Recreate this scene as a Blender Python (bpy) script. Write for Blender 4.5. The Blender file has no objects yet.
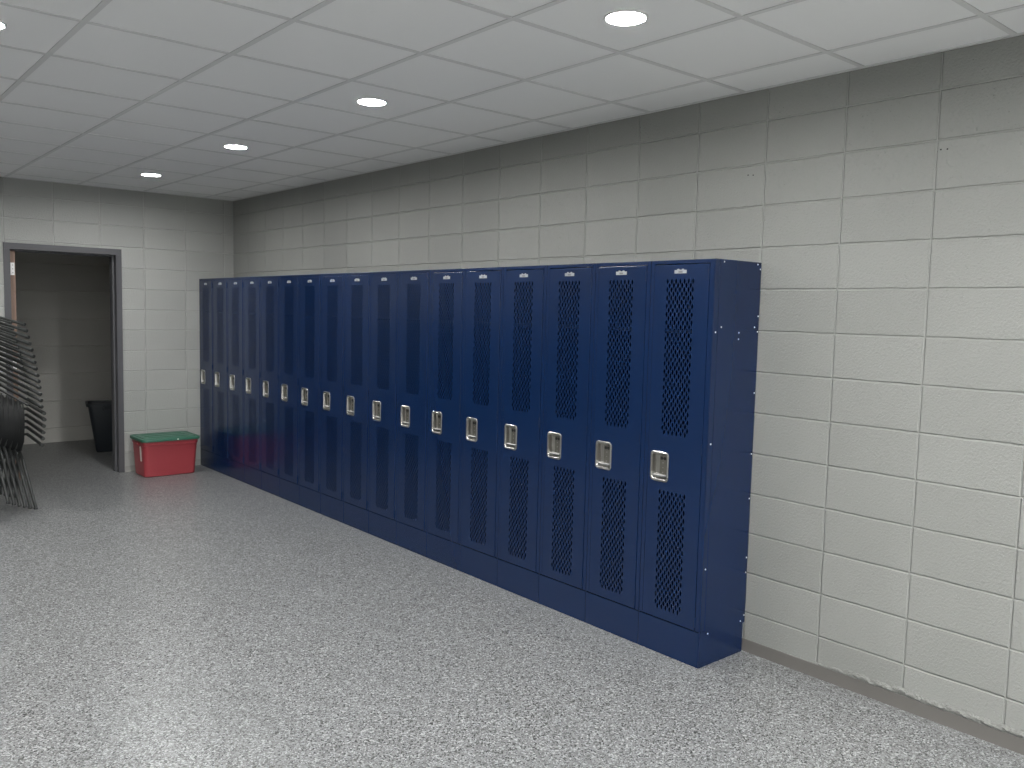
import bpy, bmesh, math, random
from mathutils import Vector, Matrix
from mathutils.geometry import delaunay_2d_cdt
random.seed(7)
COL = bpy.context.scene.collection
PI = math.pi

# ---------------------------------------------------------------- helpers
def link(o, parent=None):
    COL.objects.link(o)
    if parent is not None: o.parent = parent
    return o

def obj(name, bm, mats, parent=None, smooth=False, loc=None):
    me = bpy.data.meshes.new(name)
    bmesh.ops.recalc_face_normals(bm, faces=bm.faces)
    bm.to_mesh(me); bm.free()
    for m in (mats if isinstance(mats, (list, tuple)) else [mats]): me.materials.append(m)
    if smooth:
        for p in me.polygons: p.use_smooth = True
        me.set_sharp_from_angle(angle=math.radians(40))
    o = bpy.data.objects.new(name, me)
    if loc: o.location = loc
    return link(o, parent)

def thing(name, label, cat, loc=(0, 0, 0), rotz=0, group=None):
    o = bpy.data.objects.new(name, None); link(o)
    o.location = loc; o.rotation_euler = (0, 0, rotz)
    o.empty_display_size = .1
    o['label'] = label; o['category'] = cat
    if group: o['group'] = group
    return o

def struct(o):
    o['kind'] = 'structure'; return o

def box(bm, x0, x1, y0, y1, z0, z1, bev=0, mi=0):
    vs = [bm.verts.new(p) for p in ((x0,y0,z0),(x1,y0,z0),(x1,y1,z0),(x0,y1,z0),(x0,y0,z1),(x1,y0,z1),(x1,y1,z1),(x0,y1,z1))]
    fs = [bm.faces.new([vs[i] for i in f]) for f in ((0,3,2,1),(4,5,6,7),(0,1,5,4),(1,2,6,5),(2,3,7,6),(3,0,4,7))]
    for f in fs: f.material_index = mi
    if bev:
        es = list({e for f in fs for e in f.edges})
        bmesh.ops.bevel(bm, geom=es, offset=bev, segments=2, affect='EDGES', profile=.6)
    return vs

def tube(bm, pts, r, n=10, caps=True, mi=0):
    pts = [Vector(p) for p in pts]; rings = []
    up = Vector((0, 0, 1)); prev = None
    for i, p in enumerate(pts):
        if i == 0: t = pts[1] - p
        elif i == len(pts) - 1: t = p - pts[i-1]
        else: t = (pts[i+1] - p).normalized() + (p - pts[i-1]).normalized()
        t.normalize()
        if prev is None:
            a = up if abs(t.z) < .9 else Vector((1, 0, 0))
            u = t.cross(a).normalized()
        else:
            u = (prev - t * prev.dot(t)).normalized()
        prev = u; v = t.cross(u)
        rr = r[i] if isinstance(r, (list, tuple)) else r
        rings.append([bm.verts.new(p + (u*math.cos(2*PI*k/n) + v*math.sin(2*PI*k/n))*rr) for k in range(n)])
    for a, b in zip(rings, rings[1:]):
        for k in range(n):
            bm.faces.new((a[k], a[(k+1)%n], b[(k+1)%n], b[k])).material_index = mi
    if caps:
        bm.faces.new(rings[0]).material_index = mi; bm.faces.new(rings[-1]).material_index = mi

def arc_path(pts, rad, seg=5):
    """round the inner corners of a polyline"""
    pts = [Vector(p) for p in pts]; out = [pts[0]]
    for i in range(1, len(pts)-1):
        p = pts[i]; a = (pts[i-1]-p); b = (pts[i+1]-p)
        d = min(rad, a.length*.45, b.length*.45)
        A = p + a.normalized()*d; B = p + b.normalized()*d
        for s in range(seg+1):
            t = s/seg
            out.append(A*(1-t)**2 + p*2*t*(1-t) + B*t*t)
    out.append(pts[-1]); return out

def rrect(cx, cy, w, h, r, n=5):
    out = []
    for (sx, sy, a0) in ((1,1,0),(-1,1,90),(-1,-1,180),(1,-1,270)):
        for k in range(n+1):
            a = math.radians(a0 + 90*k/n)
            out.append((cx + sx*(w/2-r) + r*math.cos(a), cy + sy*(h/2-r) + r*math.sin(a)))
    return out

def circle(cx, cy, r, n=32):
    return [(cx + r*math.cos(2*PI*k/n), cy + r*math.sin(2*PI*k/n)) for k in range(n)]

def sheet(bm, outer, holes, f):
    """flat sheet with real holes; f maps (u, v) to a 3-D point"""
    co = [Vector(p) for p in outer]; faces = [list(range(len(outer)))]
    for h in holes:
        faces.append(list(range(len(co), len(co)+len(h)))); co += [Vector(p) for p in h]
    edges = []
    for fc in faces: edges += [(fc[i], fc[(i+1) % len(fc)]) for i in range(len(fc))]
    vs, es, fs, ov, oe, of = delaunay_2d_cdt(co, [], faces, 1, 1e-7)
    fs = [t for t, q in zip(fs, of) if list(q) == [0]]

    bv = [bm.verts.new(f(v.x, v.y)) for v in vs]
    out = []
    for t in fs:
        try: out.append(bm.faces.new([bv[i] for i in t]))
        except ValueError: pass
    return out

def loft(bm, loops, cap0=True, cap1=True, mi=0):
    rings = [[bm.verts.new(p) for p in L] for L in loops]
    n = len(rings[0])
    for a, b in zip(rings, rings[1:]):
        for k in range(n): bm.faces.new((a[k], a[(k+1)%n], b[(k+1)%n], b[k])).material_index = mi
    if cap0: bm.faces.new(rings[0]).material_index = mi
    if cap1: bm.faces.new(rings[-1]).material_index = mi
    return rings

# ---------------------------------------------------------------- materials
def mat(name, base=(.5,.5,.5), rough=.5, metal=0, spec=.5, coat=0, emit=None, estr=0):
    m = bpy.data.materials.new(name); m.use_nodes = True
    b = m.node_tree.nodes['Principled BSDF']
    b.inputs['Base Color'].default_value = (*base, 1)
    b.inputs['Roughness'].default_value = rough
    b.inputs['Metallic'].default_value = metal
    b.inputs['Specular IOR Level'].default_value = spec
    b.inputs['Coat Weight'].default_value = coat
    if emit:
        b.inputs['Emission Color'].default_value = (*emit, 1)
        b.inputs['Emission Strength'].default_value = estr
    return m

def nt(m): return m.node_tree, m.node_tree.nodes, m.node_tree.links, m.node_tree.nodes['Principled BSDF']

def add_bump(m, scale, strength, dist=.001, detail=3, rough_var=0, stretch=None):
    t, N, L, b = nt(m)
    tc = N.new('ShaderNodeTexCoord'); no = N.new('ShaderNodeTexNoise')
    no.inputs['Scale'].default_value = scale; no.inputs['Detail'].default_value = detail
    L.new(tc.outputs['Object'], no.inputs['Vector'])
    bu = N.new('ShaderNodeBump'); bu.inputs['Strength'].default_value = strength; bu.inputs['Distance'].default_value = dist
    L.new(no.outputs['Fac'], bu.inputs['Height']); L.new(bu.outputs['Normal'], b.inputs['Normal'])
    if rough_var:
        r0 = b.inputs['Roughness'].default_value
        mr = N.new('ShaderNodeMapRange'); mr.inputs['To Min'].default_value = r0-rough_var; mr.inputs['To Max'].default_value = r0+rough_var
        n2 = N.new('ShaderNodeTexNoise'); n2.inputs['Scale'].default_value = 6; L.new(tc.outputs['Object'], n2.inputs['Vector'])
        L.new(n2.outputs['Fac'], mr.inputs['Value']); L.new(mr.outputs['Result'], b.inputs['Roughness'])
    return m

def block_material(name, axis, u0, z0, col, course=.2032, width=.4064, rough=.45, joint=1.0):
    """painted concrete block laid in stack bond; axis = horizontal world axis of the wall"""
    m = mat(name, col, rough); t, N, L, b = nt(m)
    tc = N.new('ShaderNodeTexCoord'); sp = N.new('ShaderNodeSeparateXYZ'); L.new(tc.outputs['Object'], sp.inputs[0])
    cb = N.new('ShaderNodeCombineXYZ')
    def off(sock, o):
        a = N.new('ShaderNodeMath'); a.operation = 'ADD'; a.inputs[1].default_value = o; L.new(sock, a.inputs[0]); return a.outputs[0]
    # small waviness of the joints
    nw = N.new('ShaderNodeTexNoise'); nw.inputs['Scale'].default_value = 7; L.new(tc.outputs['Object'], nw.inputs['Vector'])
    w = N.new('ShaderNodeMath'); w.operation = 'MULTIPLY_ADD'; w.inputs[1].default_value = .006; w.inputs[2].default_value = -.003
    L.new(nw.outputs['Fac'], w.inputs[0])
    uu = N.new('ShaderNodeMath'); uu.operation = 'ADD'; L.new(off(sp.outputs[axis], -u0 + 40*width), uu.inputs[0]); L.new(w.outputs[0], uu.inputs[1])
    vv = N.new('ShaderNodeMath'); vv.operation = 'ADD'; L.new(off(sp.outputs['Z'], -z0 + 10*course), vv.inputs[0]); L.new(w.outputs[0], vv.inputs[1])
    L.new(uu.outputs[0], cb.inputs[0]); L.new(vv.outputs[0], cb.inputs[1])
    def brick(ms, sm):
        br = N.new('ShaderNodeTexBrick'); br.offset = 0; br.squash = 1
        br.inputs['Scale'].default_value = 1; br.inputs['Mortar Size'].default_value = ms
        br.inputs['Mortar Smooth'].default_value = sm; br.inputs['Brick Width'].default_value = width; br.inputs['Row Height'].default_value = course
        c1 = tuple(c*1.04 for c in col); c2 = tuple(c*.95 for c in col)
        br.inputs['Color1'].default_value = (*c1, 1); br.inputs['Color2'].default_value = (*c2, 1)
        br.inputs['Mortar'].default_value = (*[c*1.22 for c in col], 1)  # joints paler than the blocks: light caught on them put into the colour
        L.new(cb.outputs[0], br.inputs['Vector']); return br
    br = brick(.0026, .6)
    brb = brick(.0065, .8)
    # colour with faint blotches in the paint
    nb = N.new('ShaderNodeTexNoise'); nb.inputs['Scale'].default_value = 2.2; nb.inputs['Detail'].default_value = 4; L.new(tc.outputs['Object'], nb.inputs['Vector'])
    mr = N.new('ShaderNodeMapRange'); mr.inputs['To Min'].default_value = .93; mr.inputs['To Max'].default_value = 1.07; L.new(nb.outputs['Fac'], mr.inputs['Value'])
    mx = N.new('ShaderNodeVectorMath'); mx.operation = 'SCALE'; L.new(br.outputs['Color'], mx.inputs[0]); L.new(mr.outputs['Result'], mx.inputs['Scale'])
    L.new(mx.outputs[0], b.inputs['Base Color'])
    # bump: joints, orange peel, pores
    n1 = N.new('ShaderNodeTexNoise'); n1.inputs['Scale'].default_value = 95; n1.inputs['Detail'].default_value = 4; n1.inputs['Roughness'].default_value = .6
    L.new(tc.outputs['Object'], n1.inputs['Vector'])
    vo = N.new('ShaderNodeTexVoronoi'); vo.inputs['Scale'].default_value = 55; L.new(tc.outputs['Object'], vo.inputs['Vector'])
    pr = N.new('ShaderNodeMapRange'); pr.inputs['From Max'].default_value = .16; pr.inputs['To Min'].default_value = -1.0; pr.inputs['To Max'].default_value = 0; L.new(vo.outputs['Distance'], pr.inputs['Value'])
    n3 = N.new('ShaderNodeTexNoise'); n3.inputs['Scale'].default_value = 5; L.new(tc.outputs['Object'], n3.inputs['Vector'])
    gate = N.new('ShaderNodeMapRange'); gate.inputs['From Min'].default_value = .42; gate.inputs['From Max'].default_value = .60; L.new(n3.outputs['Fac'], gate.inputs['Value'])
    pg = N.new('ShaderNodeMath'); pg.operation = 'MULTIPLY'; L.new(pr.outputs['Result'], pg.inputs[0]); L.new(gate.outputs['Result'], pg.inputs[1])
    s1 = N.new('ShaderNodeMath'); s1.operation = 'MULTIPLY_ADD'; s1.inputs[1].default_value = .9; L.new(n1.outputs['Fac'], s1.inputs[0]); L.new(pg.outputs[0], s1.inputs[2])
    b1 = N.new('ShaderNodeBump'); b1.inputs['Strength'].default_value = .9; b1.inputs['Distance'].default_value = .005; L.new(s1.outputs[0], b1.inputs['Height'])
    inv = N.new('ShaderNodeMath'); inv.operation = 'MULTIPLY'; inv.inputs[1].default_value = -1; L.new(brb.outputs['Fac'], inv.inputs[0])
    b2 = N.new('ShaderNodeBump'); b2.inputs['Strength'].default_value = joint; b2.inputs['Distance'].default_value = .0055; L.new(inv.outputs[0], b2.inputs['Height'])
    L.new(b1.outputs['Normal'], b2.inputs['Normal']); L.new(b2.outputs['Normal'], b.inputs['Normal'])
    return m

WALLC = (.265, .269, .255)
BASEC = (.130, .123, .115)
M = {}
YB = 3.734; HC = 2.791; YN = -2.7585; LD = .373; RY0 = -2.751; BX0 = -1.726; Z0 = .1996
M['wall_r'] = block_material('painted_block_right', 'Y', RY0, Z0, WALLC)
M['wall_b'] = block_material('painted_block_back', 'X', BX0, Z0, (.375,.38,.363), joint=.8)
M['wall_s'] = block_material('painted_block_store', 'X', -9.0, .17, (.62,.61,.57), course=.328, width=12.0)
M['wall_o'] = block_material('painted_block_other', 'Y', RY0, Z0, WALLC)
M['base'] = add_bump(mat('vinyl_base', BASEC, .45), 60, .05)
M['base_b'] = mat('painted_base', (.30,.30,.28), .5)
M['rough_paint'] = add_bump(mat('rough_paint', (.205,.208,.195), .4), 75, 1.0, .012, detail=5)
M['tile'] = add_bump(mat('ceiling_tile', (.90,.90,.90), .9, spec=.2), 160, .35, .001)
M['tee'] = mat('ceiling_tee', (.70,.70,.70), .4)
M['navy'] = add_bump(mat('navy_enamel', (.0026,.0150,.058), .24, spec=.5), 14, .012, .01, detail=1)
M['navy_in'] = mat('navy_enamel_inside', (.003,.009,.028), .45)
M['steel'] = mat('satin_steel', (.50,.49,.47), .28, 1)
M['steel_d'] = mat('satin_steel_recess', (.22,.21,.185), .40, .8)
M['black'] = mat('black_slot', (.008,.008,.008), .5)
M['plate'] = mat('number_plate_alloy', (.40,.41,.42), .4, .3)
M['plate_mark'] = mat('number_plate_stamping', (.22,.22,.22), .5, .4)
M['rivet'] = mat('bright_rivet', (.80,.80,.80), .3, .3)
M['trim_w'] = mat('light_trim', (.85,.85,.85), .4)
M['lens'] = mat('lamp_lens', (.9,.9,.9), .5, emit=(1,1,.985), estr=455)
M['panel'] = mat('fill_panel_glow', (.9,.9,.9), .5, emit=(1,1,.985), estr=150)  # glow of the added fill panels behind the viewer
M['frame'] = add_bump(mat('door_frame_grey', (.085,.085,.093), .42), 20, .05)
M['leaf'] = mat('door_leaf_paint', (.22,.21,.20), .5)
M['wood_edge'] = add_bump(mat('door_wood_edge', (.25,.165,.125), .6), 40, .1)
M['chair_tube'] = mat('black_tube', (.030,.032,.031), .42)
M['chair_frame'] = mat('dark_grey_tube', (.085,.088,.085), .4)
M['chair_shell'] = add_bump(mat('black_shell_plastic', (.009,.010,.011), .45), 200, .1)
M['chrome'] = mat('chrome_bit', (.85,.85,.85), .15, 1)
M['tote'] = add_bump(mat('red_tote_plastic', (.36,.050,.062), .36), 8, .04, .01)
M['lid'] = add_bump(mat('green_lid_plastic', (.035,.13,.085), .35), 8, .04, .01)
M['tote_label'] = mat('tote_sticker', (.75,.68,.62), .5)
M['can'] = mat('dark_can_plastic', (.022,.028,.034), .42)
M['wire'] = mat('white_fleck', (.8,.8,.75), .5)

# door leaf edge grain, floor flakes
def floor_material():
    m = mat('flake_epoxy_floor', (.5,.5,.48), .33, spec=.5); t, N, L, b = nt(m)
    tc = N.new('ShaderNodeTexCoord')
    def vor(scale, seed):
        mp = N.new('ShaderNodeMapping'); mp.inputs['Location'].default_value = (seed, seed*.7, 0); L.new(tc.outputs['Object'], mp.inputs[0])
        v = N.new('ShaderNodeTexVoronoi'); v.voronoi_dimensions = '2D'; v.inputs['Scale'].default_value = scale; L.new(mp.outputs[0], v.inputs['Vector'])
        s = N.new('ShaderNodeSeparateColor'); L.new(v.outputs['Color'], s.inputs[0]); return s
    def ramp(sock, stops):
        r = N.new('ShaderNodeValToRGB'); r.color_ramp.interpolation = 'CONSTANT'
        e = r.color_ramp.elements
        while len(e) > 1: e.remove(e[-1])
        e[0].position = stops[0][0]; e[0].color = (*stops[0][1], 1)
        for p, c in stops[1:]:
            q = e.new(p); q.color = (*c, 1)
        L.new(sock, r.inputs[0]); return r.outputs[0]
    a = vor(150, 3); c = vor(260, 11)
    s = [(0,(0.019,0.020,0.021)),(.10,(0.075,0.075,0.073)),(.30,(0.161,0.165,0.163)),(.58,(0.228,0.234,0.235)),(.84,(0.382,0.392,0.391))]
    s2 = [(0,(0.019,0.020,0.021)),(.09,(0.093,0.096,0.095)),(.30,(0.174,0.177,0.180)),(.65,(0.235,0.241,0.241)),(.88,(0.419,0.429,0.440))]
    mix = N.new('ShaderNodeMix'); mix.data_type = 'RGBA'
    g = N.new('ShaderNodeMath'); g.operation = 'GREATER_THAN'; g.inputs[1].default_value = .45; L.new(a.outputs[1], g.inputs[0])
    L.new(g.outputs[0], mix.inputs[0]); L.new(ramp(a.outputs[0], s), mix.inputs[6]); L.new(ramp(c.outputs[0], s2), mix.inputs[7])
    L.new(mix.outputs[2], b.inputs['Base Color'])
    n = N.new('ShaderNodeTexNoise'); n.inputs['Scale'].default_value = 120; n.inputs['Detail'].default_value = 2; L.new(tc.outputs['Object'], n.inputs['Vector'])
    bu = N.new('ShaderNodeBump'); bu.inputs['Strength'].default_value = .25; bu.inputs['Distance'].default_value = .001
    L.new(n.outputs['Fac'], bu.inputs['Height']); L.new(bu.outputs['Normal'], b.inputs['Normal'])
    return m
M['floor'] = floor_material()

# ---------------------------------------------------------------- room
XL, YF, YS = -6.62, -7.6, 6.09            # left wall, wall behind the camera, storeroom far wall
DX0, DX1, DZ = -2.088, -1.184, 2.152      # clear door opening
def quad_box(name, args, m): 
    bm = bmesh.new(); box(bm, *args); return struct(obj(name, bm, m))

quad_box('floor', (XL-.1, .1, YF-.1, YS+.1, -.1, 0), M['floor'])
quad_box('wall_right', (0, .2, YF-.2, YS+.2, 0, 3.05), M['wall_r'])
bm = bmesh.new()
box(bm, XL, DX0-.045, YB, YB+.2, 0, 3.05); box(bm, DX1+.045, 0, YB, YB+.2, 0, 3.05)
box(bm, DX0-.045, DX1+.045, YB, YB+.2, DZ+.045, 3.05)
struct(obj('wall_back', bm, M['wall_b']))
quad_box('wall_left', (XL-.2, XL, YF-.2, YS+.2, 0, 3.05), M['wall_o'])
quad_box('wall_front', (XL, 0, YF-.2, YF, 0, 3.05), M['wall_o'])
quad_box('wall_storeroom_far', (-4.2, 0, YS, YS+.2, 0, 3.05), M['wall_s'])
quad_box('wall_storeroom_left', (-4.3, -4.2, YB+.2, YS+.2, 0, 3.05), M['wall_o'])
quad_box('ceiling_storeroom', (-4.2, 0, YB+.2, YS, 2.95, 3.05), M['tile'])

# baseboards (cove base), with small foot
def base(name, y0, y1, m, h=.064):
    bm = bmesh.new()
    prof = [(0,0),(-.0062,0),(-.006,.003),(-.0048,.008),(-.0045,.02),(-.004,h-.003),(-.002,h),(0,h)]
    loft(bm, [[(x, y0, z) for x, z in prof], [(x, y1, z) for x, z in prof]])
    return struct(obj(name, bm, m))
base('baseboard_right', YF, YB, M['base'])
def base_x(name, x0, x1, m, h=.062):
    bm = bmesh.new()
    prof = [(0,0),(-.010,0),(-.0095,.004),(-.005,.014),(-.004,h-.003),(-.002,h),(0,h)]
    loft(bm, [[(x0, YB+y, z) for y, z in prof], [(x1, YB+y, z) for y, z in prof]])
    return struct(obj(name, bm, m))
base_x('baseboard_back', DX1+.056, -.02, M['base_b'])
base_x('baseboard_back', XL, DX0-.056, M['base_b'])

# lumpy leftover paint and mortar above the base on the right wall
bm = bmesh.new()
N_ = 150; rows = 6; grid = []
for i in range(N_+1):
    y = -3.02 - i*(1.35/N_); row = []
    amp = min(1, max(0, (-3.08-y)/.3))
    top = .064 + amp*(.024 + .004*math.sin(i*.23) + .003*math.sin(i*.77+1) + .006*random.random()) + .002
    for j in range(rows+1):
        t = j/rows; z = .058 + (top-.058)*t
        prot = math.sin(PI*min(1, t*1.05))*(.0025 + amp*(.0045 + .0045*math.sin(i*.9+j*1.3)*math.sin(i*.37) + .0035*random.random()))
        row.append(bm.verts.new((-max(.0003, prot) if 0 < j < rows else .0005, y + .003*math.sin(j*2+i), z)))
    grid.append(row)
for a, b_ in zip(grid, grid[1:]):
    for j in range(rows): bm.faces.new((a[j], a[j+1], b_[j+1], b_[j]))
wr = bpy.data.objects['wall_right']
obj('rough_mortar_edge', bm, M['rough_paint'], wr, smooth=True)
for (y, z) in ((-3.581,2.395),(-3.607,2.394),(-2.656,2.389),(-2.685,2.386)):
    bm = bmesh.new()
    bmesh.ops.create_cone(bm, cap_ends=True, segments=10, radius1=.0035, radius2=.003, depth=.0016)
    bmesh.ops.rotate(bm, verts=bm.verts, matrix=Matrix.Rotation(PI/2, 3, 'Y')); bmesh.ops.translate(bm, verts=bm.verts, vec=(-.0005, y, z))
    obj('screw_hole', bm, M['black'], wr)

# ceiling: lay-in tiles (the ones with a downlight have a real hole)
XG = [-.32 - .597*k for k in range(-1, 12)]; YG = [-3.23 + .607*k for k in range(-8, 13)]
XG = sorted([x for x in XG if XL < x < 0]); YG = sorted([y for y in YG if YF < y < YB])
xs = [XL] + XG + [0]; ys = [YF] + YG + [YB]
LX = (-1.215, -3.006, -4.797, -5.99)[:3]; LY = [-1.105 + 1.821*k for k in range(-2, 3)]
LIGHTS = [(x, y) for x in LX for y in LY if y > YF+.2]
R_L = .074
bm = bmesh.new()
for i in range(len(xs)-1):
    for j in range(len(ys)-1):
        x0, x1, y0, y1 = xs[i], xs[i+1], ys[j], ys[j+1]
        hit = [l for l in LIGHTS if x0 < l[0] < x1 and y0 < l[1] < y1]
        g = .006; sag = random.uniform(0, .0012)
        x0 += g; x1 -= g; y0 += g; y1 -= g
        sheet(bm, [(x0,y0),(x1,y0),(x1,y1),(x0,y1)], [circle(l[0], l[1], R_L+.004, 32) for l in hit], lambda u, v: (u, v, HC+.0045-sag))
for (x0, x1, y0, y1) in ((XL, 0, YF, YB),):
    box(bm, x0, x1, y0, y1, HC+.16, HC+.2)
struct(obj('ceiling', bm, M['tile']))
bm = bmesh.new(); h = .012
for x in XG: box(bm, x-h, x+h, YF, YB, HC-.0005, HC+.003)
for y in YG: box(bm, XL, 0, y-h*.98, y+h*.98, HC, HC+.0035)
box(bm, -.022, -.001, YF, YB, HC-.001, HC+.0032); box(bm, XL+.001, -.001, YB-.022, YB-.001, HC-.001, HC+.0032)
box(bm, XL, XL+.022, YF, YB, HC-.001, HC+.0032)
struct(obj('trim_1', bm, M['tee']))

# recessed round downlights
def make_light():
    t = thing('ceiling_light', 'x', 'ceiling light', (0, 0, 0))
    bm = bmesh.new(); n = 40
    prof = [(R_L+.010, .0035), (R_L+.010, -.0005), (R_L+.007, -.003), (R_L+.002, -.003), (R_L-.001, -.001), (R_L-.003, .020), (R_L-.001, .028)]
    rings = [[(r*math.cos(2*PI*k/n), r*math.sin(2*PI*k/n), z) for k in range(n)] for r, z in prof]
    loft(bm, rings, False, False)
    obj('trim_ring', bm, M['trim_w'], t, smooth=True)
    bm = bmesh.new()
    loft(bm, [[(r*math.cos(2*PI*k/n), r*math.sin(2*PI*k/n), z) for k in range(n)] for r, z in ((R_L-.0035, .020), (R_L-.0035, .0070), (R_L-.012, .0045), (R_L-.035, .0035))])
    obj('lens', bm, M['lens'], t)
    return t
def copy_tree(o, parent=None):
    c = o.copy(); COL.objects.link(c)
    if parent is not None: c.parent = parent
    for ch in o.children: copy_tree(ch, c)
    return c
L0 = make_light()
near_names = {(0,0):'', }
for i, (x, y) in enumerate(sorted(LIGHTS, key=lambda p: (-p[0], -p[1]))):
    o = L0 if i == 0 else copy_tree(L0)
    o.location = (x, y, HC)
    o['group'] = 'recessed round ceiling lights'
    r = [abs(x-q) < .01 for q in LX].index(True); n = [abs(y-q) < .01 for q in sorted(LY, reverse=True)].index(True)
    where = ('over the row in front of the lockers', 'in the middle row of the room', 'in the row nearest the left wall')[r]
    if r == 0 and n < 4:
        o['label'] = ('small lit round ceiling light nearest the back wall and doorway',
                      'second lit round ceiling light from the back wall, before the lockers',
                      'third lit round ceiling light from the back wall, before the lockers',
                      'large bright round ceiling light at the top edge, nearest the viewer')[n]
    else:
        o['label'] = 'round recessed ceiling light outside the picture, ' + ('nearest','second','third','fourth','fifth','sixth')[n] + ' from back wall, ' + ('locker','middle','left')[r] + ' row'

# unseen fill panels added behind the viewer to brighten the locker end panel
def make_fill_panel(x, y, label):
    t = thing('fill_panel', label, 'ceiling light', (x, y, HC), 0, 'added fill panels behind the viewer')
    bm = bmesh.new(); a, b = .285, .29
    for q in ((-a,a,-b,-b+.02),(-a,a,b-.02,b),(-a,-a+.02,-b+.02,b-.02),(a-.02,a,-b+.02,b-.02)): box(bm, *q, -.009, -.001)
    obj('frame', bm, M['trim_w'], t)
    bm = bmesh.new(); box(bm, -a+.02, a-.02, -b+.02, b-.02, -.006, -.002)
    obj('fill_diffuser', bm, M['panel'], t)
for px_, nm in ((-.32-.597*1.5, 'nearest the right wall'), (-.32-.597*4.5, 'in the middle'), (-.32-.597*7.5, 'nearest the left wall')):
    make_fill_panel(px_, -3.23-.607*5.5, 'added unseen fill panel behind the viewer, ' + nm)
# ---------------------------------------------------------------- doorway
door = bpy.data.objects.new('door_1', None); link(door); struct(door); door.location = (DX0, YB, 0)
def loc(bm): bmesh.ops.translate(bm, verts=bm.verts, vec=(-DX0, -YB, 0)); return bm
bm = bmesh.new(); F = .052
for s, xe in ((-1, DX0), (1, DX1)):
    a, b_ = sorted((xe, xe + s*F)); box(bm, a, b_, YB-.014, YB+.0005, 0, DZ, .0015)          # face
    a, b_ = sorted((xe, xe + s*.044)); box(bm, a, b_, YB+.0005, YB+.205, 0, DZ, 0)
    a, b_ = sorted((xe, xe - s*.016)); box(bm, a, b_, YB+.062, YB+.14, 0, DZ, .001) if s > 0 else None
    a, b_ = sorted((xe, xe + s*F)); box(bm, a, b_, YB+.1995, YB+.214, 0, DZ, .0015)
box(bm, DX0-F, DX1+F, YB-.014, YB+.0005, DZ, DZ+F+.006, .0015)
box(bm, DX0-.044, DX1+.044, YB+.0005, YB+.205, DZ, DZ+.044)
box(bm, DX0, DX1, YB+.062, YB+.14, DZ-.016, DZ, .001)
box(bm, DX0-F, DX1+F, YB+.1995, YB+.214, DZ, DZ+F, .0015)
obj('door_frame', loc(bm), M['frame'], door)
bm = bmesh.new()
box(bm, DX0+.005, DX0+.047, YB+.03, YB+.90, .012, DZ-.012, .0012)
lf = obj('door_leaf', loc(bm), [M['wood_edge']], door); lf['label'] = 'brown wooden door edge'
for zc in (1.975, 1.09, .30):
    bm = bmesh.new(); box(bm, DX0+.008, DX0+.040, YB+.0275, YB+.0305, zc-.057, zc+.057, .0008)
    tube(bm, [(DX0+.004, YB+.024, zc-.057), (DX0+.004, YB+.024, zc+.057)], .0055, 10)
    for dz in (-.035, 0, .035):
        tube(bm, [(DX0+.026, YB+.0272, zc+dz), (DX0+.026, YB+.0262, zc+dz)], .0042, 8, mi=1)
    hg = obj('hinge', loc(bm), [M['rivet'], M['steel_d']], lf); hg['label'] = 'bright metal hinge plate'

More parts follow.
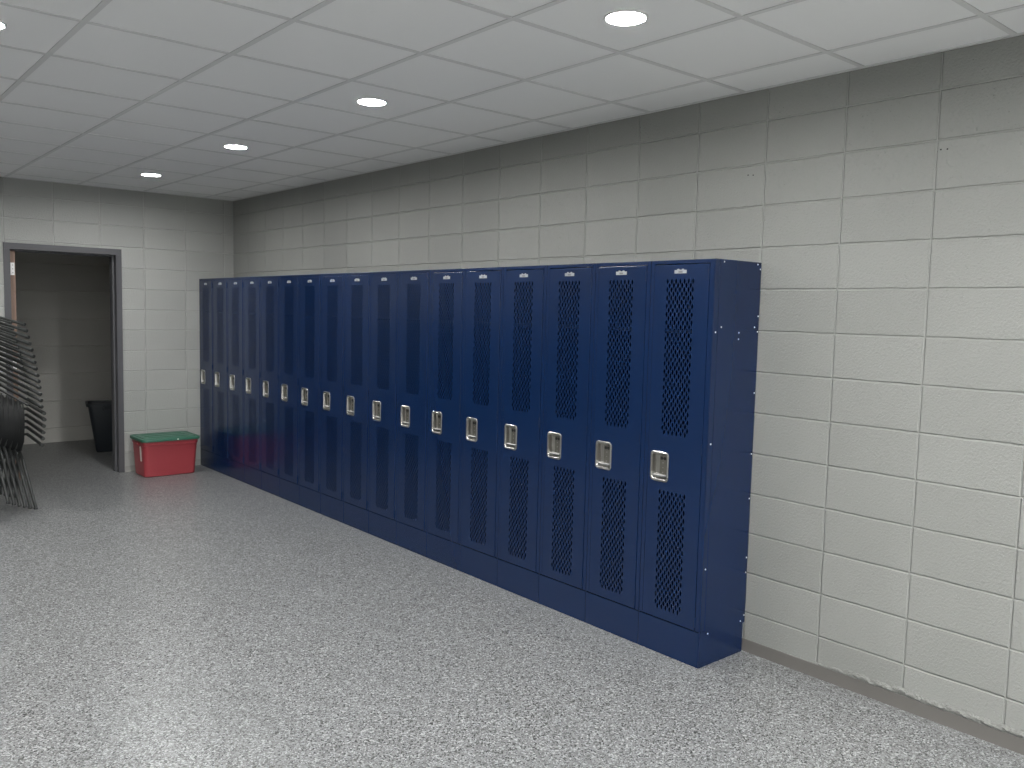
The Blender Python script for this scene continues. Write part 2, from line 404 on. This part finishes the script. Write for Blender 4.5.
# ---------------------------------------------------------------- lockers
# local frame: origin on the floor at the middle of the near end of one unit; w runs away from the camera (+y), x=-LD front
W = .381
def build_locker(first=False):
    t = thing('locker', 'x', 'locker', (0, 0, 0), 0, 'navy lockers along the right wall')
    fx = -LD; bk = -.016; H = 1.9555; th = .0015; zb = .175
    # carcass
    bm = bmesh.new()
    for w0 in (.0008, W-.0008-th):
        box(bm, fx+.002, bk, w0, w0+th, .0, H-.001)
    box(bm, bk-th, bk, .001, W-.001, .0, H-.001)
    box(bm, fx+.001, bk+.012, .0008, W-.0008, H-.002, H)
    box(bm, fx+.003, bk, .002, W-.002, zb-.006, zb-.004)
    box(bm, fx+.05, bk, .002, W-.002, 1.618, 1.620); box(bm, fx+.05, fx+.052, .002, W-.002, 1.606, 1.620)
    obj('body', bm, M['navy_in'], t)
    # face frame
    bm = bmesh.new()
    box(bm, fx, fx+.014, .0012, .0255, .178, H, .0016)
    box(bm, fx, fx+.014, W-.0238, W-.0012, .178, H, .0016)
    box(bm, fx+.0004, fx+.013, .024, W-.0225, 1.9375, H-.0004, .0012)
    obj('face_frame', bm, M['navy'], t)
    bm = bmesh.new()
    box(bm, fx+.0002, fx+.012, .0012, W-.0012, 0, .1735, .0012)
    obj('base_panel', bm, M['navy'], t)
    # perforated door
    d0, d1, z0, z1 = .0285, .3555, .1785, 1.934
    holes = []
    def vents(za, zb_):
        n = int(round((za-zb_-.026)/.0199))
        pitch = .0255; c = .195
        for r in range(n+1):
            z = za-.013 - r*.0199
            k = 7 if r % 2 == 0 else 6
            for q in range(k):
                y = c + (q-(k-1)/2)*pitch; hw, hh = .0062, .0128
                holes.append([(y-hw, z), (y-hw*.25, z-hh), (y+hw*.25, z-hh), (y+hw, z), (y+hw*.25, z+hh), (y-hw*.25, z+hh)])
    vents(1.866, 1.111); vents(.829, .223)
    hc, hz, hw, hh = .2785, .943, .098, .134
    cup = rrect(hc, hz, hw, hh, .016, 5)
    holes.append(cup)
    bm = bmesh.new(); xf = fx-.0022
    sheet(bm, [(d0+.002,z0+.002),(d1-.002,z0+.002),(d1-.002,z1-.002),(d0+.002,z1-.002)], holes, lambda u, v: (xf, u, v))
    # thickness of the sheet inside each perforation
    for hl in holes:
        fr = [bm.verts.new((xf, u, v)) for u, v in hl]; bb = [bm.verts.new((xf+.0014, u, v)) for u, v in hl]
        for k in range(len(hl)): bm.faces.new((fr[k], fr[(k+1) % len(hl)], bb[(k+1) % len(hl)], bb[k]))
    bmesh.ops.remove_doubles(bm, verts=bm.verts, dist=1e-5)
    # rolled edges and returns
    def rr(d, x): return [(x, d0+d, z0+d), (x, d1-d, z0+d), (x, d1-d, z1-d), (x, d0+d, z1-d)]
    loft(bm, [rr(.002, xf), rr(.0006, xf+.0006), rr(0, xf+.002), rr(0, xf+.016)], False, False)
    obj('door', bm, M['navy'], t)
    dr = t.children[-1]
    # number plate
    bm = bmesh.new(); px = xf-.0012
    out = [(.1585,1.891),(.2315,1.891),(.2315,1.9075),(.217,1.9075),(.213,1.913),(.204,1.913),(.201,1.9085),(.189,1.9085),(.186,1.913),(.177,1.913),(.173,1.9075),(.1585,1.9075)]
    loft(bm, [[(xf, u, v) for u, v in out], [(px, u, v) for u, v in out]])
    pl = obj('number_plate', bm, M['plate'], dr)
    bm = bmesh.new(); o2 = rrect(.195, 1.8985, .026, .009, .004, 4)
    loft(bm, [[(px, u, v) for u, v in o2], [(px-.0004, u, v) for u, v in o2]])
    obj('stamping', bm, M['plate_mark'], dr)
    # handle cup
    bm = bmesh.new()
    o_ = lambda d, x: [(x, u, v) for u, v in rrect(hc, hz, hw+.016+2*d, hh+.016+2*d, .020+d, 6)]
    i_ = lambda d, x: [(x, u, v) for u, v in rrect(hc, hz, hw-.006+2*d, hh-.012+2*d, max(.004, .012+d), 6)]
    loft(bm, [o_(0, xf), o_(-.0006, xf-.003), o_(-.0035, xf-.0052), o_(-.008, xf-.0046), i_(.003, xf-.0035), i_(0, xf+.001), i_(-.002, xf+.026)], False, True)
    cupo = obj('handle_cup', bm, M['steel'], dr, smooth=True)
    bm = bmesh.new()   # latch plate inside the cup on the near side, with slot and buttons
    box(bm, xf+.010, xf+.026, hc-.036, hc+.008, hz-.050, hz+.052, .002)
    obj('latch_plate', bm, M['steel_d'], dr)
    bm = bmesh.new()
    for (a, c) in ((-.024, .040), (-.005, .040)):
        tube(bm, [(xf+.0105, hc+a, hz+c), (xf+.0085, hc+a, hz+c)], .0085, 12)
    obj('lock_hole', bm, M['black'], dr)
    bm = bmesh.new()
    for c in (.018, -.006, -.030): tube(bm, [(xf+.0105, hc-.014, hz+c), (xf+.0085, hc-.014, hz+c)], .0030, 8)
    obj('latch_button', bm, M['steel'], dr)
    bm = bmesh.new()   # finger lift
    prof = [(xf-.001, -.052), (xf-.001, -.046), (xf+.006, -.040), (xf+.018, -.038), (xf+.018, -.052)]
    loft(bm, [[(x, hc-.040, hz+z) for x, z in prof], [(x, hc+.040, hz+z) for x, z in prof]])
    obj('finger_lift', bm, M['chrome'], dr)
    for zz in (1.883, 1.06, .22):
        bm = bmesh.new()
        tube(bm, [(fx-.0022, .027, zz-.026), (fx-.0022, .027, zz+.026)], .0042, 8)
        obj('hinge', bm, M['navy'], t)
    return t
LK = build_locker()
Y0 = -2.755
lockers = []
ords = ['nearest', 'second', 'third', 'fourth', 'fifth', 'sixth', 'seventh', 'eighth', 'ninth', 'tenth', 'eleventh', 'twelfth', 'thirteenth', 'fourteenth', 'fifteenth', 'sixteenth']
def copy_depth(o, parent=None):
    c = o.copy(); COL.objects.link(c)
    if parent is not None: c.parent = parent
    for ch in o.children: copy_depth(ch, c)
    return c
for i in range(17):
    o = LK if i == 0 else copy_depth(LK)
    o.location = (0, Y0 + i*W, 0)
    lockers.append(o)
    if i == 16: o['label'] = 'navy blue metal locker at the far end of the row, touching the back wall'
    elif i == 15: o['label'] = 'navy blue metal locker second from the back wall'
    elif i == 14: o['label'] = 'navy blue metal locker third from the back wall'
    elif i > 0: o['label'] = 'navy blue metal locker with perforated door, ' + ords[i] + ' from the near end of the row'
lockers[0]['label'] = 'nearest navy blue metal locker, its plain riveted side panel fully in view'
# end panel with notch over the baseboard, folded front edge and rivets
bm = bmesh.new()
P = [(-.3705, 0), (-.018, 0), (-.018, .150), (-.002, .150), (-.002, 1.9565), (-.3705, 1.9565)]
yl = lambda y: y - Y0
loft(bm, [[(x, yl(-2.7556), z) for x, z in P], [(x, yl(-2.7568), z) for x, z in P]])
P2 = [(-.3725, 0), (-.334, 0), (-.334, 1.956), (-.3725, 1.956)]
sp = obj('side_panel', bm, M['navy'], lockers[0])
bm = bmesh.new(); box(bm, -.374, -.336, yl(-2.7592), yl(-2.7566), .178, 1.9562, .0030)
obj('corner_strip', bm, M['navy'], lockers[0])
RV = [(-.303,1.945),(-.032,1.946),(-.010,1.924),(-.010,1.695),(-.036,1.641),(-.010,1.619),(-.164,1.614),(-.165,1.583),(-.306,1.640),(-.352,1.616),(-.307,.159),(-.039,.162),(-.010,.186),(-.012,1.316),(-.012,1.012),(-.012,.786),(-.352,1.089),(-.012,.485),(-.012,.408),(-.350,.485)]
for x, z in RV:
    bm = bmesh.new(); yy = yl(-2.7592) if x < -.336 else yl(-2.7568); r = .0042
    loft(bm, [[(x+rr_*math.cos(2*PI*k/10), yy-d, z+rr_*math.sin(2*PI*k/10)) for k in range(10)] for rr_, d in ((r, -.0004), (r*.92, .0012), (r*.5, .0021))])
    obj('rivet', bm, M['rivet'], lockers[0], smooth=True)

# ---------------------------------------------------------------- red tote with green lid
tx, ty = -.817, 3.476
t = thing('storage_tote', 'red plastic storage tote with a green lid on the floor by the back wall', 'storage box', (tx, ty, 0))
bm = bmesh.new()
L_ = lambda w, d, z, r, cy=0: [(u, v+cy, z) for u, v in rrect(0, 0, w, d, r, 6)]
loft(bm, [L_(.470,.305,.001,.035), L_(.490,.325,.008,.042), L_(.493,.328,.03,.042), L_(.518,.390,.312,.045), L_(.522,.395,.314,.045), L_(.530,.408,.316,.047), L_(.533,.412,.352,.047), L_(.545,.425,.354,.05), L_(.546,.426,.364,.05),
          L_(.520,.40,.364,.045), L_(.47,.30,.02,.04)], True, True)
# moulded corner ribs at the front corners
for sx in (-1, 1):
    for k in range(1):
        pass
obj('tub', bm, M['tote'], t, smooth=True)
bm = bmesh.new()
loft(bm, [L_(.556,.436,0.353,.055), L_(.566,.446,0.354,.058), L_(.568,.448,0.375,.058), L_(.562,.442,0.381,.056), L_(.535,.415,0.382,.05), L_(.522,.402,0.377,.046), L_(.500,.380,0.377,.042), L_(.488,.368,0.383,.038), L_(.12,.10,0.385,.03)], True, True)
lidm = obj('lid', bm, M['lid'], t, smooth=True)
for k in range(3):
    bm = bmesh.new(); v = -.11 + k*.11
    loft(bm, [L_(.40,.05,.3825,.02,v), L_(.385,.038,.3875,.017,v)])
    obj('lid_rib', bm, M['lid'], lidm, smooth=True)
bm = bmesh.new()  # moulded grip on the near side
loft(bm, [[(-.2685-.0, v, z) for v, z in rrect(0, .318, .15, .026, .01, 4)], [(-.281, v, z) for v, z in rrect(0, .320, .14, .018, .008, 4)]])
obj('side_grip', bm, M['tote'], t, smooth=True)
bm = bmesh.new()
tilt = lambda z: -.2468 - (z-.03)*.0445
loft(bm, [[(tilt(z)-.0005, v, z) for v, z in rrect(-.075, .225, .042, .15, .012, 4)], [(tilt(z)-.003, v, z) for v, z in rrect(-.075, .225, .039, .146, .012, 4)]])
o = obj('sticker', bm, M['tote_label'], t); o['label'] = 'pale worn sticker on the side'
bm = bmesh.new(); box(bm, .045, .060, -.2245, -.2205, .362, .372, .001)
obj('lid_scuff', bm, M['wire'], t)

# ---------------------------------------------------------------- dark waste can in the storeroom
t = thing('trash_can', 'dark plastic trash can standing in the dim storeroom beyond the doorway', 'trash can', (-.90, 5.17, 0), math.radians(-12))
bm = bmesh.new()
loft(bm, [L_(.235,.22,.001,.03), L_(.25,.235,.01,.035), L_(.40,.335,.52,.05), L_(.44,.37,.522,.055), L_(.445,.375,.556,.055), L_(.43,.36,.56,.055), L_(.40,.33,.556,.05), L_(.24,.22,.03,.03)], True, True)
b_ = obj('can_body', bm, M['can'], t, smooth=True)
bm = bmesh.new()
tube(bm, arc_path([(-.05,-.192,.52),(-.05,-.212,.49),(.05,-.212,.49),(.05,-.192,.52)], .02), .007, 8)
obj('handle', bm, M['can'], t, smooth=True)

# ---------------------------------------------------------------- stacked black chairs at the left edge
CW = .45
def shell_plate(bm, pts, x0, x1, th, rad=.05):
    """curved plate: profile pts (y, z) extruded from x0 to x1 with rounded corners in x"""
    prof = arc_path([(0, y, z) for y, z in pts], rad, 4); n = len(prof)
    nx = 8; front = []; backv = []
    for i, p in enumerate(prof):
        tan = (prof[min(i+1, n-1)] - prof[max(i-1, 0)]).normalized(); nor = Vector((0, -tan.z, tan.y))
        e = min(i, n-1-i)/max(1, n-1); inset = .03*max(0, 1-e*8)
        fr = []; bk = []
        for k in range(nx+1):
            u = k/nx; x = x0+inset + (x1-x0-2*inset)*u
            bow = .015*math.sin(PI*u)
            q = p + nor*bow
            fr.append(bm.verts.new((x, q.y, q.z))); q2 = q - nor*th; bk.append(bm.verts.new((x, q2.y, q2.z)))
        front.append(fr); backv.append(bk)
    for i in range(n-1):
        for k in range(nx):
            bm.faces.new((front[i][k], front[i+1][k], front[i+1][k+1], front[i][k+1]))
            bm.faces.new((backv[i][k], backv[i][k+1], backv[i+1][k+1], backv[i+1][k]))
        for k in (0, nx):
            bm.faces.new((front[i][k], backv[i][k], backv[i+1][k], front[i+1][k]))
    for i in (0, n-1):
        for k in range(nx): bm.faces.new((front[i][k], front[i][k+1], backv[i][k+1], backv[i][k]))

TIPS = [(2.355,.543),(2.313,.601),(2.291,.652),(2.268,.706),(2.245,.76),(2.252,.809),(2.262,.858),(2.275,.908),(2.300,.955),(2.318,1.006),(2.344,1.052),(2.382,1.097),(2.433,1.147),(2.475,1.195),(2.515,1.242),(2.575,1.290),(2.635,1.338),(2.691,1.390),(2.757,1.440),(2.835,1.490)]
ordn = ['first','second','third','fourth','fifth','sixth','seventh','eighth','ninth','tenth','eleventh','twelfth','thirteenth','fourteenth']
# six upright chairs pushed into each other, backs towards the doorway
for k in range(6):
    oy, ox, oz = 2.50 - .038*k, -2.165 - .045*k, .022*k
    lab = ('lowest upright black chair, its outer leg standing on the floor beside the doorway' if k == 0 else
           'upright black tubular chair, ' + ordn[k] + ' of the six nested ones counted from the doorway side')
    c = thing('stacking_chair', lab, 'chair', (ox - CW/2, oy, oz), 0, 'black chairs nested upright under the stack')
    for s in (1, -1):
        X = s*CW/2
        bm = bmesh.new()   # splayed front leg bending into the seat rail
        tube(bm, arc_path([(X, 0, .012), (X - s*.040, .27, .385), (X - s*.034, .40, .415)], .05), .0125, 12)
        tube(bm, [(X, 0, .0), (X-s*.002, .008, .014)], [.0155, .0140], 12)
        obj('leg', bm, M['chair_tube'], c, smooth=True)
        bm = bmesh.new()
        tube(bm, arc_path([(X - s*.042, .56, .012), (X - s*.040, .47, .30), (X - s*.034, .40, .415)], .05), .0125, 12)
        tube(bm, [(X - s*.042, .561, .0), (X-s*.042, .558, .014)], [.0155, .0140], 12)
        obj('leg', bm, M['chair_tube'], c, smooth=True)
        if s < 0: continue
        ty_, tz_ = TIPS[k][0], TIPS[k][1] - oz
        bm = bmesh.new()   # long forward rail with a rubber tip
        xr = (-2.138 - (ox - CW/2)) if s > 0 else X - .020
        tube(bm, [(xr, ty_-oy, tz_), (xr, ty_-oy+.028, tz_+.001)], [.0145, .0155], 12)
        tube(bm, [(xr, ty_-oy+.02, tz_+.001), (xr, 2.905-oy, tz_+.021)], .0130, 12)
        tube(bm, [(xr, 2.905-oy, tz_+.021), (xr-.10-.03*k, 2.905-oy, tz_+.021)], .0110, 12)
        obj('armrest', bm, M['chair_tube'], c, smooth=True)
    bm = bmesh.new()
    shell_plate(bm, [(.368, .85), (.335, .70), (.37, .53), (.42, .425)], -CW/2+.004, CW/2-.004, .012, .07)
    obj('backrest', bm, M['chair_shell'], c, smooth=True)
    bm = bmesh.new()
    tube(bm, arc_path([(CW/2-.006, .376, .85), (CW/2-.006, .350, .70), (CW/2-.006, .385, .53), (CW/2-.02, .43, .418), (CW/2-.06, .44, .412)], .06), .0075, 8)
    obj('back_frame', bm, M['chair_frame'], c, smooth=True)
    bm = bmesh.new()
    box(bm, -CW/2+.105, CW/2-.105, .234, .252, .395, .412, .005)
    obj('seat', bm, M['chair_shell'], c)
# fourteen chairs lying flat on top of them
for k in range(6, 20):
    ty_, tz_ = TIPS[k]; j = k-6
    lab = ('black tubular chair lying on top of the tall stack by the doorway' if j == 13 else
           'black tubular chair lying in the tall stack, ' + ordn[j] + ' bar up from the upright ones')
    ln = .90
    rise = .40 - .012*k; a_ = math.radians(27); tl = math.atan(rise)
    c = thing('stacking_chair', lab, 'chair', (-2.150 - CW/2*math.cos(a_), ty_ - CW/2*math.sin(a_), tz_), 0, 'black chairs lying in the tall stack')
    c.rotation_euler = (tl, 0, a_); sl = 0
    for s in (1, -1):
        X = s*CW/2
        bm = bmesh.new()
        tube(bm, [(X, 0, 0), (X, .028, 0)], [.0145, .0155], 12)
        tube(bm, [(X, .02, 0), (X, ln, 0)], .0130, 12)
        obj('leg', bm, M['chair_tube'], c, smooth=True)
        bm = bmesh.new()
        tube(bm, [(X-s*.078, .055, .002), (X-s*.078, .080, .002)], [.0095, .0105], 10)
        tube(bm, [(X-s*.078, .07, .002), (X-s*.078, ln-.05, .002)], .0085, 10)
        obj('leg', bm, M['chair_tube'], c, smooth=True)
    bm = bmesh.new()
    shell_plate(bm, [(.50, .010), (.62, .012), (.86, .010)], -CW/2+.050, CW/2-.050, .012, .05)
    obj('seat', bm, M['chair_shell'], c, smooth=True)
    if k in (9, 10):
        bm = bmesh.new(); tube(bm, [(CW/2+.006, .36, .004), (CW/2+.006, .40, .004)], .0135, 10)
        o = obj('bracket', bm, M['chrome'], c, smooth=True); o['label'] = 'shiny metal bracket'

# the same stacks go on along the back wall, left of the picture (seen mirrored in the locker doors)
for q in range(1, 5):
    for o in [x for x in COL.objects if x.name.startswith('stacking_chair') and x.parent is None and not x.get('far')][:20]:
        c = copy_tree(o); c.location = (o.location.x - .80*q, o.location.y + .12, o.location.z)
        c['label'] = 'black tubular chair of the stacks left of the picture along the back wall'
        c['group'] = 'black chairs outside the picture'; c['far'] = 1
for o in COL.objects:
    if 'far' in o: del o['far']

# ---------------------------------------------------------------- camera
f, yaw, pit, rol = 850.02, .70562, .084283, .023447
cy, sy, cp, sn = math.cos(yaw), math.sin(yaw), math.cos(pit), math.sin(pit)
fwd = Vector((sy*cp, cy*cp, -sn)); right = Vector((cy, -sy, 0)); up = right.cross(fwd)
r2 = right*math.cos(rol) + up*math.sin(rol); u2 = up*math.cos(rol) - right*math.sin(rol)
cam = bpy.data.cameras.new('camera'); co = bpy.data.objects.new('camera', cam); link(co)
mw = Matrix((r2, u2, -fwd)).transposed().to_4x4(); mw.translation = Vector((-3.64342, -5.16957, 1.68704))
co.matrix_world = mw
cam.sensor_width = 36; cam.lens = f/1024*36; cam.clip_start = .05
bpy.context.scene.camera = co

sc = bpy.context.scene
w = bpy.data.worlds.new('world'); sc.world = w; w.use_nodes = True
w.node_tree.nodes['Background'].inputs[0].default_value = (.6,.6,.6,1); w.node_tree.nodes['Background'].inputs[1].default_value = 0
sc.view_settings.view_transform = 'Standard'; sc.view_settings.look = 'None'
sc.view_settings.gamma = 1; sc.view_settings.use_curve_mapping = False
sc.view_settings.exposure = .0
sc.cycles.max_bounces = 10; sc.cycles.diffuse_bounces = 7; sc.cycles.glossy_bounces = 4
sc.cycles.sample_clamp_indirect = 6
sc.cycles.use_denoising = True
